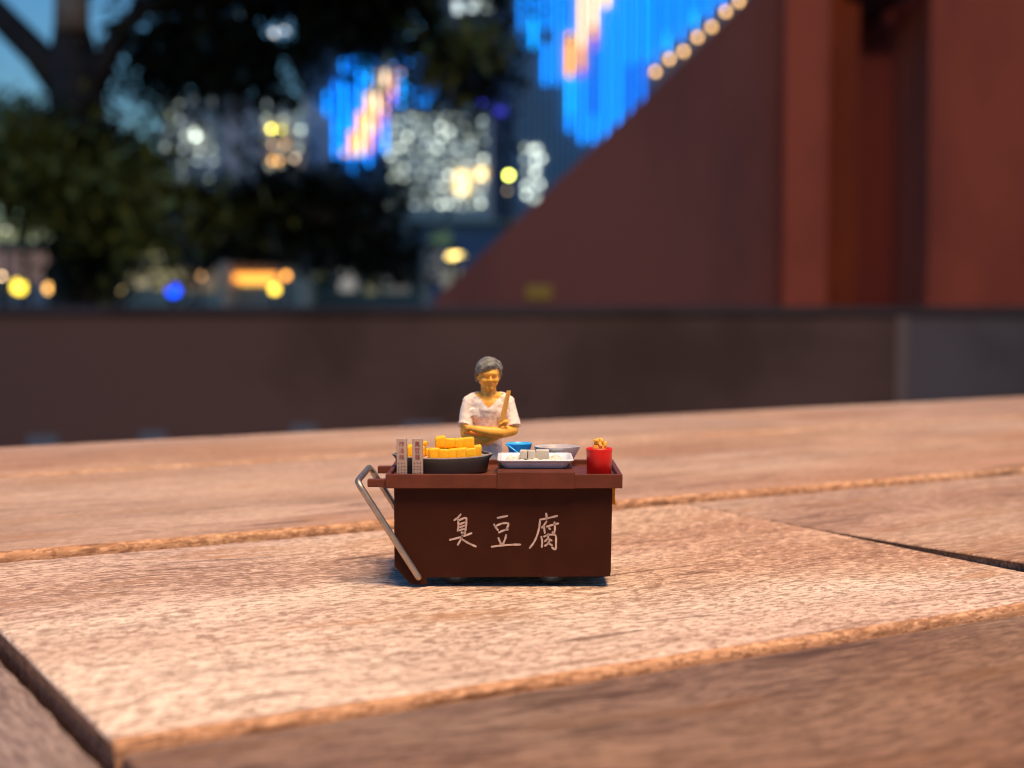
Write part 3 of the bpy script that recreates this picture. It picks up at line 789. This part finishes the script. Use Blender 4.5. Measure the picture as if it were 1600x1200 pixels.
for i in range(3):
    bm = new(); g = .0008; ztop_ = ztop - .022
    box(bm, xs_[i] + g, xs_[i + 1] - g, LY, LY + .32, GZ, ztop_, .004)
    put('ledge_panel', bm, m_ledge[(0, 2, 3)[i]], led, scale=1)
    bm = new(); box(bm, xs_[i] + .002, xs_[i + 1] - .002, LY - .012, LY + .34, ztop_ + .002, ztop, .004)
    put('coping_stone', bm, m_cope, led, scale=1)
for i in (2,):
    w = .013
    bm = new(); box(bm, xs_[i] - w, xs_[i] + w, LY - .006, LY - .0005, GZ + .3, ztop - .02); put('joint_strip', bm, m_joint, led, scale=1)
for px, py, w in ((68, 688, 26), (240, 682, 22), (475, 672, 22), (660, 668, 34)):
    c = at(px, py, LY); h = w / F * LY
    bm = new(); box(bm, c.x - h, c.x + h, LY - .01, LY + .005, c.z - .05, c.z + .012, .003); put('pale_patch', bm, m_patch, led, scale=1)  # thin slabs added to stand in for pale bluish patches

# ------------------------------------------------------------------ rusted steel stair wall on the right
m_rust = [duo('rust_brown', (.27, .086, .068), (.17, .062, .054), 1.5, .65, .12, .38, .64, (1, 1, .3)),
          duo('rust_red', (.52, .095, .046), (.33, .062, .036), 2.2, .6, .15, .38, .64, (1, 1, .4)),
          duo('rust_plum', (.30, .055, .042), (.20, .040, .038), 2.2, .65, .15, .38, .64, (1, 1, .4)),
          duo('rust_orange_glow', (.38, .058, .010), (.24, .036, .012), 2.2, .6, .12, .38, .64, (1, 1, .4))]
m_black = mat('black_bracket', (.01, .01, .012), rough=.5)
SY = 4.3
st = thing('steel_wall', 'rust red steel wall with a sloping left edge on the right', 'wall', (at(1200, 470, SY).x, SY, GZ))
def plate(name, pts, y0, y1, m):
    bm = new(); a = [bm.verts.new((p.x, y0, p.z)) for p in pts]; c = [bm.verts.new((p.x, y1, p.z)) for p in pts]; n = len(a)
    bm.faces.new(a); bm.faces.new(c[::-1])
    for i in range(n): bm.faces.new((a[i], c[i], c[(i + 1) % n], a[(i + 1) % n]))
    return put(name, bm, m, st, scale=1)
def P0(px, py, Y=SY): return at(px, py, Y)
low = lambda px, Y: Vector((at(px, 470, Y).x, Y, GZ))
plate('sloping_plate', [low(678, SY), P0(678, 468), P0(1190, -22), P0(1460, -280), Vector((P0(1238, 0).x, SY, P0(1238, -280).z)), low(1238, SY)][0:3] + [P0(1238, -68), low(1238, SY)], SY, SY + .08, m_rust[0])
x0, x1 = at(1228, 0, SY - .12).x, at(1300, 0, SY - .12).x
bm = new(); box(bm, x0, x1, SY - .12, SY + .1, GZ, 2.4, .012); put('steel_post', bm, m_rust[1], st, scale=1)
bm = new(); box(bm, x1 + .001, at(1345, 0, SY - .04).x, SY - .04, SY + .1, GZ, 2.4, .004); put('steel_post', bm, m_rust[3], st, scale=1)  # column strip with the orange glow painted into its rust colour
bm = new(); box(bm, at(1335, 0, SY + .35).x, at(1475, 0, SY + .35).x, SY + .35, SY + .4, GZ, 2.4, .004); put('recessed_panel', bm, m_rust[2], st, scale=1)
bm = new(); box(bm, at(1456, 0, SY - .1).x, at(1456, 0, SY - .1).x + 1.6, SY - .1, SY + .6, GZ, 2.4, .012); put('side_panel', bm, m_rust[1], st, scale=1)
m_yel = mat('dim_yellow', (.42, .24, .03), rough=.6)
c = at(842, 456, SY - .01); bm = new(); box(bm, c.x - .04, c.x + .04, SY - .012, SY - .001, c.z - .025, c.z + .02, .004); put('yellow_patch', bm, m_yel, st, scale=1)  # small slab added to stand in for a dim yellow blob
c0 = at(1318, -40, SY - .02); c1 = at(1415, 3, SY - .02)
bm = new(); box(bm, c0.x, c1.x, SY - .1, SY + .33, c1.z, c0.z, .02); put('lamp_bracket', bm, m_black, st, scale=1)

# ------------------------------------------------------------------ trees
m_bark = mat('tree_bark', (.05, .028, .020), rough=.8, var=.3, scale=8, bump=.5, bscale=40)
m_bark2 = mat('tree_bark_lit', (.42, .26, .18), rough=.8, var=.3, scale=8)  # lighter bark copy: warm light on the limb put into its colour
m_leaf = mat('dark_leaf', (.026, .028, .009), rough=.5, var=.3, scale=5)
m_leaf2 = mat('olive_lit_leaf', (.28, .25, .045), rough=.5, var=.3, scale=5)  # lit copy of the leaf, lamplight on the foliage painted into its olive
GAPS = [(at(px, py, 7.25).x, at(px, py, 7.25).z, gr) for px, py, gr in ((378, 27, .075), (437, 49, .10), (725, 6, .12), (300, 152, .05))]   # openings in the crown
def leaves(bm, blobs, size, seed, mi=0):
    rr = random.Random(seed)
    for (c, r, n) in blobs:
        nc = max(5, n // 60)
        cl = []
        for _ in range(nc):
            d = Vector((rr.gauss(0, 1), rr.gauss(0, 1), rr.gauss(0, 1))).normalized() * (rr.random() ** .45) * 1.0
            cl.append((Vector(c) + Vector((d.x * r[0], d.y * r[1], d.z * r[2])), rr.uniform(.06, .17)))
        for _ in range(n):
            q0, sg = rr.choice(cl)
            p = q0 + Vector((rr.gauss(0, sg), rr.gauss(0, sg), rr.gauss(0, sg * .6)))
            if p.z < (.21 if p.x < -1.02 else .09) and p.x > -1.5: continue
            if any((p.x - gx) ** 2 + (p.z - gz) ** 2 < gr * gr for gx, gz, gr in GAPS): continue
            d = Vector((rr.gauss(0, 1), rr.gauss(0, 1), rr.gauss(0, .6))).normalized(); u, w = frame_from(d)
            s = size * rr.uniform(.6, 1.3)
            q = [p - d * s, p + u * s * .45 + w * s * .1, p + d * s, p - u * s * .45 + w * s * .1]
            f = bm.faces.new([bm.verts.new(x) for x in q]); f.material_index = mi
def blob(px0, px1, py0, py1, Y, n, depth=None):
    a, b_ = at(px0, py0, Y), at(px1, py1, Y)
    rx, rz = abs(b_.x - a.x) / 2, abs(a.z - b_.z) / 2
    return (((a.x + b_.x) / 2, Y, (a.z + b_.z) / 2), (rx, depth or min(rx, .8), rz), n)
TY = 7.0
tr = thing('tree', 'big dark tree with a forked trunk at the left', 'tree', (at(125, 460, TY).x, TY, GZ))
bm = new()
def T(px, py, Y=TY): return at(px, py, Y)
base = T(128, 460); base.z = GZ
tube(bm, [base, T(132, 440), T(128, 300), T(122, 190), T(118, 110), T(112, 40), T(112, -120)], [.2, .16, .14, .14, .13, .085, .07], 14)
tube(bm, [T(118, 150), T(60, 85), T(0, 25), T(-90, -70)], [.11, .075, .07, .06], 10)
tube(bm, [T(128, 150), T(165, 95), T(190, 45), T(225, 12), T(300, -8), T(420, -20)], [.10, .06, .05, .045, .045, .04], 10)
tube(bm, [T(128, 330), T(210, 300), T(330, 310), T(520, 340)], [.08, .05, .04, .03], 10)
put('trunk', bm, m_bark, tr, scale=1, smooth=True)
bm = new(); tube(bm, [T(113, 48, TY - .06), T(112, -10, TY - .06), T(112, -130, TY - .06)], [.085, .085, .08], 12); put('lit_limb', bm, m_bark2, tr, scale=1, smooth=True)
bm = new()
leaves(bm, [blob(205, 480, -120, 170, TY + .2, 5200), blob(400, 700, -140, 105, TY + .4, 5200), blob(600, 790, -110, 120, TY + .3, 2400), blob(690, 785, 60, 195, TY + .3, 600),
            blob(230, 490, 20, 182, TY + .1, 2200), blob(180, 330, 60, 135, TY + .3, 500), blob(170, 330, -120, 0, TY + .3, 120),
            blob(330, 560, 262, 430, TY + .2, 2400), blob(260, 420, 300, 440, TY, 1300), blob(500, 655, 290, 440, TY + .4, 1300), blob(470, 600, 250, 330, TY + .2, 450),
            blob(440, 620, 385, 440, TY + .3, 420), blob(560, 665, 380, 450, TY + .3, 260), blob(-40, 170, 190, 340, TY + .4, 1700), blob(100, 200, 150, 300, TY + .3, 400), blob(40, 220, 165, 330, TY - .3, 900), blob(100, 200, 320, 470, TY - .3, 700)], .05, 3)
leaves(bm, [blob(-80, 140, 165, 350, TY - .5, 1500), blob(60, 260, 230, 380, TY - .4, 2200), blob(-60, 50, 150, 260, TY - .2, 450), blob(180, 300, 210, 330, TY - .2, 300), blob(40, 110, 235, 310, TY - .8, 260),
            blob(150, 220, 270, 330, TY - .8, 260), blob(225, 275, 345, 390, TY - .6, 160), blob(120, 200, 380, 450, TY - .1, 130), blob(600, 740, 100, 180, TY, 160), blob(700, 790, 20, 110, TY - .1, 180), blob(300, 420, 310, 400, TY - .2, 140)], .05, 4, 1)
cr = put('crown', bm, [m_leaf, m_leaf2], tr, scale=1); cr['kind'] = 'stuff'

# ------------------------------------------------------------------ city behind
def win_mat(n, c, s): return emit(n, c, s)
m_conc = mat('pale_concrete', (.62, .58, .50), rough=.8, var=.1, scale=.3)
m_glass = mat('blue_grey_facade', (.16, .19, .24), rough=.5, var=.1, scale=.2)
m_navy = mat('navy_facade', (.15, .15, .19), rough=.4, var=.1, scale=.2)
m_mull = mat('grey_mullion', (.42, .47, .50), rough=.5)
BLUE = [emit('led_blue_%s' % k, c, s) for k, c, s in (('azure', (.0, .25, 1), 4.4), ('cyan', (.0, .34, 1), 5.0), ('deep', (.0, .17, .9), 3.4), ('pale', (.10, .38, 1), 4.6))]
WARM = [emit('led_warm_amber', (1, .43, .10), 5), emit('led_warm_white', (1, .72, .46), 4.6), emit('led_pink', (1, .42, .28), 3.4), emit('led_violet', (.3, .16, 1), 3.0)]
m_win = [win_mat('window_white', (.84, .95, .82), 4.2), win_mat('window_cool', (.72, .85, .84), 1.9), win_mat('window_dim_fill', (.75, .85, .70), 1.5), win_mat('window_warm', (1, .75, .35), 9)]  # dim panes are partly filler, added to brighten the facades
def tower(name, label, px0, px1, py0, pyb, Y, m, depth=12):
    a, b_ = at(px0, py0, Y), at(px1, py0, Y)
    t = thing(name, label, 'building', ((a.x + b_.x) / 2, Y, GZ))
    zb = GZ
    bm = new(); box(bm, a.x, b_.x, Y, Y + depth, zb, a.z); put('wall', bm, m, t, scale=1)
    return t
def led_strips(t, cols, Y, band, pitch):
    """cols: (px, top, bottom); band(px,py) -> None or warm index; one object for each vertical light tube"""
    for px, t0, b0 in cols:
        bm = new(); y = t0; w = 1.7 / F * Y
        x = at(px, 0, Y).x
        prev = None; seg0 = t0
        py = t0
        while py < b0:
            st_ = 6; q = min(py + st_, b0)
            k = band(px, (py + q) / 2)
            if k is None:
                n = noise.noise(Vector((px * .11, py * .004, 5)))
                k = 1 if n > .36 else (2 if n < -.3 else (3 if noise.noise(Vector((px * .09, py * .006, 31))) > .42 else 0))
            else: k = 4 + k
            z1, z0 = at(px, py, Y).z, at(px, q, Y).z
            box(bm, x - w, x + w, Y - .35, Y - .05, z0, z1, mi=k)
            py = q
        put('light_tube', bm, BLUE + WARM, t, scale=1)
T1Y = 120
t1 = tower('tower_block', 'grey tower lit with blue light tubes above the steel slope', 803, 1300, -400, 470, T1Y, m_glass)
for i, px in enumerate(range(808, 1010, 9)):
    bm = new(); x = at(px, 0, T1Y).x; box(bm, x - .09, x + .09, T1Y - .04, T1Y - .002, at(px, 345, T1Y).z, at(px, -380, T1Y).z); put('mullion', bm, m_mull, t1, scale=1)
def bottom1(px):
    if px < 838: return 76
    if px < 872: return 118 if False else 132
    if px < 900: return 205
    if px < 930: return 222
    return 400
cols = [(px, -120, bottom1(px)) for px in list(range(814, 1010, 19))] + [(px, -120, 96 - (px - 1024) * .84) for px in range(1021, 1155, 21)]
def band1(px, py):
    c = 888 + (118 - py) * .33      # diagonal streak rising to the right
    w = 15 + (118 - py) * .06
    if py > 118: return None
    d = (px - c) / max(w, 6)
    if -1.0 < d < -.2: return 0 if py > 50 else 1
    if -.2 <= d < .5: return 0 if py > 70 else 1
    if .5 <= d < 1.1: return 2 if py > 40 else 1
    if 1.1 <= d < 1.6 and py > 50: return 3
    return None
led_strips(t1, cols, T1Y, band1, 11)
# warm end lamps along the lower tips of the right-hand tubes
m_tip = emit('tip_lamp', (1, .56, .20), 6.5)
for px, py in ((1024, 112), (1046, 92), (1068, 80), (1090, 58), (1112, 42), (1134, 18), (1155, 2)):
    c = at(px, py, T1Y - .8); r = .20
    bm = new(); ell(bm, c, (r, r, r), None, 10); put('tip_lamp', bm, m_tip, t1, scale=1, smooth=True)
T2Y = 150
t2 = tower('tower_block', 'tower lit with blue light tubes seen through the gap in the tree', 470, 700, 60, 470, T2Y, m_glass)
def bottom2(px): return 250 if px < 540 else (268 if px < 588 else (240 if px < 645 else 176))
def top2(px): return 190 - (px - 482) * 1.6 if px < 530 else 92
led_strips(t2, [(px, top2(px), bottom2(px)) for px in range(484, 692, 13)], T2Y, lambda px, py: (lambda c: None if py > 240 or py < 105 else (0 if (-22 < px - c < -2 and py > 160) else 1 if -22 < px - c < 6 else 2 if 6 <= px - c < 18 else 3 if 18 <= px - c < 26 and py > 140 else None))(556 + (240 - py) * .42), 11)

T3Y = 90
t3 = tower('office_block', 'pale office block with a grid of white lit windows', 604, 764, 165, 335, T3Y, m_conc)
def windows(t, xs, ys, Y, pick, w=2.2, h=2.4):
    me = {}
    for px in xs:
        for py in ys:
            k = pick(px, py)
            if k is None: continue
            if k not in me:
                s = Y / F
                b = new(); box(b, -w * s, w * s, -.08, -.005, -h * s, h * s)
                m_ = bpy.data.meshes.new('window'); b.to_mesh(m_); b.free(); m_.materials.append(m_win[k]); me[k] = m_
            o = link('window', me[k], t, None, False); p = at(px + rw.uniform(-5, 5), py + rw.uniform(-4, 4), Y); o.location = p - wloc(t)
rw = random.Random(11)
windows(t3, range(610, 764, 13), range(186, 335, 15), T3Y, lambda px, py: rw.choice((0, 1, 1, 2, 2, 2, 2)))
bm = new(); c = at(722, 285, T3Y); box(bm, c.x - .36, c.x + .36, T3Y - .3, T3Y - .1, c.z - .6, c.z + .6); put('lit_window', bm, win_mat('big_warm_window', (1, .74, .28), 3.2), t3, scale=1)
bm = new(); c = at(752, 272, T3Y); box(bm, c.x - .2, c.x + .2, T3Y - .3, T3Y - .1, c.z - .25, c.z + .25); put('lit_window', bm, win_mat('warm_window', (1, .68, .26), 5), t3, scale=1)
t4 = tower('tower_block', 'dark navy tower between the office block and the blue lit tower', 690, 815, -300, 470, 170, m_navy)
for px, py, h in ((752, 165, 26), (782, 173, 8)):
    bm = new(); c = at(px, py, 169.5); w = .55; box(bm, c.x - w, c.x + w, 169.4, 169.8, c.z - h * .04, c.z + h * .04); put('sign_light', bm, emit('violet_blue_sign', (.08, .08, 1), 4 if h > 10 else .8), t4, scale=1)
windows(t4, (668, 690, 715, 742, 760), (2, 14), 169.9, lambda px, py: rw.choice((1, 2, 1)), 5, 4)
windows(t4, (800, 808), range(240, 330, 18), 169.9, lambda px, py: None, 3, 3)
windows(t1, (822, 832, 842, 836), range(232, 330, 19), T1Y - .1, lambda px, py: rw.choice((0, 1, 2, None)), 2.6, 3)
t5 = tower('apartment_block', 'pale pinkish apartment block behind the gap in the tree crown', 248, 352, 142, 470, 80, mat('pinkish_render', (.55, .47, .43), rough=.8, scale=.3))
t6 = tower('apartment_block', 'pale grey apartment block left of the blue lit tower', 360, 480, 150, 470, 95, mat('grey_render', (.50, .49, .52), rough=.8, scale=.3))
for t, X, Y in ((t5, (262, 285, 308, 331), 80), (t6, (374, 396, 418, 440, 462), 95)):
    windows(t, X, range(160, 300, 24), Y, lambda px, py: rw.choice((1, 2, 2, None)), 3, 3.4)  # extra glowing panes added in place of lamplight on these walls
def wlamp(t, px, py, Y, col, s, r=3):
    c = at(px, py, Y - .4); q = r / F * Y
    bm = new(); ell(bm, c, (q, q, q), None, 10); put('wall_lamp', bm, emit('wall_lamp_glow', col, s), t, scale=1, smooth=True)
wlamp(t5, 305, 211, 80, (.85, 1, .85), 9, 5)
for a in ((424, 201, (1, .85, .12), 9), (438, 201, (1, .85, .12), 9), (462, 169, (.75, 1, .8), 6), (470, 203, (.7, .85, .75), 4), (428, 226, (1, .6, .35), 4), (446, 226, (1, .5, .2), 4), (426, 251, (1, .5, .12), 5), (436, 251, (1, .5, .12), 4), (461, 248, (1, .75, .5), 4), (370, 243, (1, .6, .25), 3), (372, 236, (1, .8, .6), 2.5)):
    wlamp(t6, a[0], a[1], 95, a[2], a[3] * 1.5, 3)
# low pavilion and shop front at street level
m_shop = mat('beige_pavilion', (.5, .42, .3), rough=.7, scale=1)
def shop(label, px0, px1, py0, Y, m, panes):
    a, b_ = at(px0, py0, Y), at(px1, py0, Y)
    t = thing('shop', label, 'shop', ((a.x + b_.x) / 2, Y, GZ))
    bm = new(); box(bm, a.x, b_.x, Y, Y + 4, GZ, a.z); put('wall', bm, m, t, scale=1)
    bm = new(); box(bm, a.x - .15, b_.x + .15, Y - .4, Y - .005, a.z - .1, a.z + .05); put('awning', bm, m_shop, t, scale=1)
    for (p0, p1, q0, q1, col, s) in panes:
        c0, c1 = at(p0, q0, Y), at(p1, q1, Y)
        bm = new(); box(bm, c0.x, c1.x, Y - .06, Y - .004, c1.z, c0.z); put('window', bm, emit('shop_window_glow', col, s), t, scale=1)
    return t
shop('low lit shop beside the foot of the tree', 186, 345, 405, 40, m_shop, [(196, 232, 418, 448, (.9, .75, .42), .42), (238, 288, 412, 452, (.75, .65, .3), .36), (294, 338, 420, 456, (.7, .5, .3), .25)])
shop('low shop with an orange lit front in the middle', 352, 470, 408, 42, m_shop, [(366, 432, 428, 440, (1, .36, .05), 2.6), (376, 425, 436, 444, (1, .55, .08), 1.6)])
shop('low shop with pale lit windows behind the dark lower branches', 478, 660, 395, 45, mat('grey_green_shop', (.17, .155, .11), rough=.7, scale=1), [(530, 556, 405, 455, (.7, .66, .6), .40), (570, 590, 420, 460, (.6, .55, .3), .22), (600, 640, 420, 458, (.5, .48, .4), .2), (490, 515, 410, 440, (.4, .42, .2), .2)])
shop('low pinkish lit shop at the left edge', -60, 92, 380, 38, mat('pinkish_shop', (.45, .33, .3), rough=.7, scale=1), [(-50, 20, 392, 432, (.8, .5, .45), .26), (26, 84, 392, 440, (.75, .45, .35), .22)])
shop('grey block below the office windows', 640, 860, 345, 60, mat('slate_block', (.18, .2, .27), rough=.7, scale=.5), [(655, 690, 390, 440, (.62, .62, .62), .28), (690, 720, 415, 450, (.7, .66, .5), .25), (672, 705, 362, 384, (.2, .34, .16), .3)])
# street lamps
def street_lamp(px, py, Y, r, col, s, label, sx=1.0):
    c = at(px, py, Y); q = r / F * Y
    t = thing('street_lamp', label, 'street lamp', (c.x, Y, GZ), 'street lamps in the blurred background')
    bm = new(); tube(bm, [(c.x, Y, GZ), (c.x, Y, c.z - q * .8)], [.06, .035], 8); put('pole', bm, m_black, t, scale=1)
    bm = new(); ell(bm, c, (q * sx, q, q), None, 12); put('globe', bm, emit('lamp_globe', col, s), t, scale=1, smooth=True)
LY2 = 24
for a in ((30, 448, 11, (1, .70, .05), 4.5, 'brightest yellow lamp at the far left'), (77, 451, 7, (1, .50, .12), 5, 'orange lamp beside the left side of the tree trunk'), (2, 431, 3, (1, .65, .35), 12, 'pale lamp cut by the left edge'),
          (8, 359, 4, (.8, .75, .55), 4.0, 'dim cream lamp above the left edge'), (42, 364, 5, (.55, .6, .42), 3.0, 'dim greenish lamp above the yellow lamps'),
          (192, 455, 4, (.9, .65, .25), 3, 'dim lamp right of the tree trunk'), (313, 432, 4, (1, .5, .18), 5, 'dim orange lamp beside the blue light'),
          (429, 452, 7, (1, .66, .06), 5.5, 'yellow lamp under the orange shop front'), (447, 431, 5, (1, .4, .06), 6, 'orange lamp at the right end of the orange shop front'),
          (711, 400, 5, (1, .72, .20), 6, 'wide yellow lamp at the foot of the steel slope', 2.8), (795, 274, 4, (.92, 1, .16), 16, 'bright yellow green lamp above the steel slope'), (794, 298, 4, (.9, .7, .45), 1.5, 'faint cream lamp under the yellow green one')):
    street_lamp(a[0], a[1], LY2, a[2], a[3], a[4], a[5], a[6] if len(a) > 6 else 1.0)
c = at(271, 454, LY2); bl = thing('blue_light', 'round saturated blue light right of the tree trunk', 'lamp', (c.x, LY2, GZ))
bm = new(); tube(bm, [(c.x, LY2, GZ), (c.x, LY2, c.z - .1)], .05, 8); put('post', bm, m_black, bl, scale=1)
bm = new(); ell(bm, c, (.10, .09, .10), None, 14); put('globe', bm, emit('blue_globe', (.0, .06, 1), 4.5), bl, scale=1, smooth=True)
for px, py in ((378, 27), (428, 52), (446, 46)):
    street_lamp(px, py, 60, 4, (.8, .75, .7), 3.0, 'tall dim lamp glimpsed high in the tree crown, %s' % {378: 'leftmost', 428: 'middle', 446: 'rightmost'}[px])
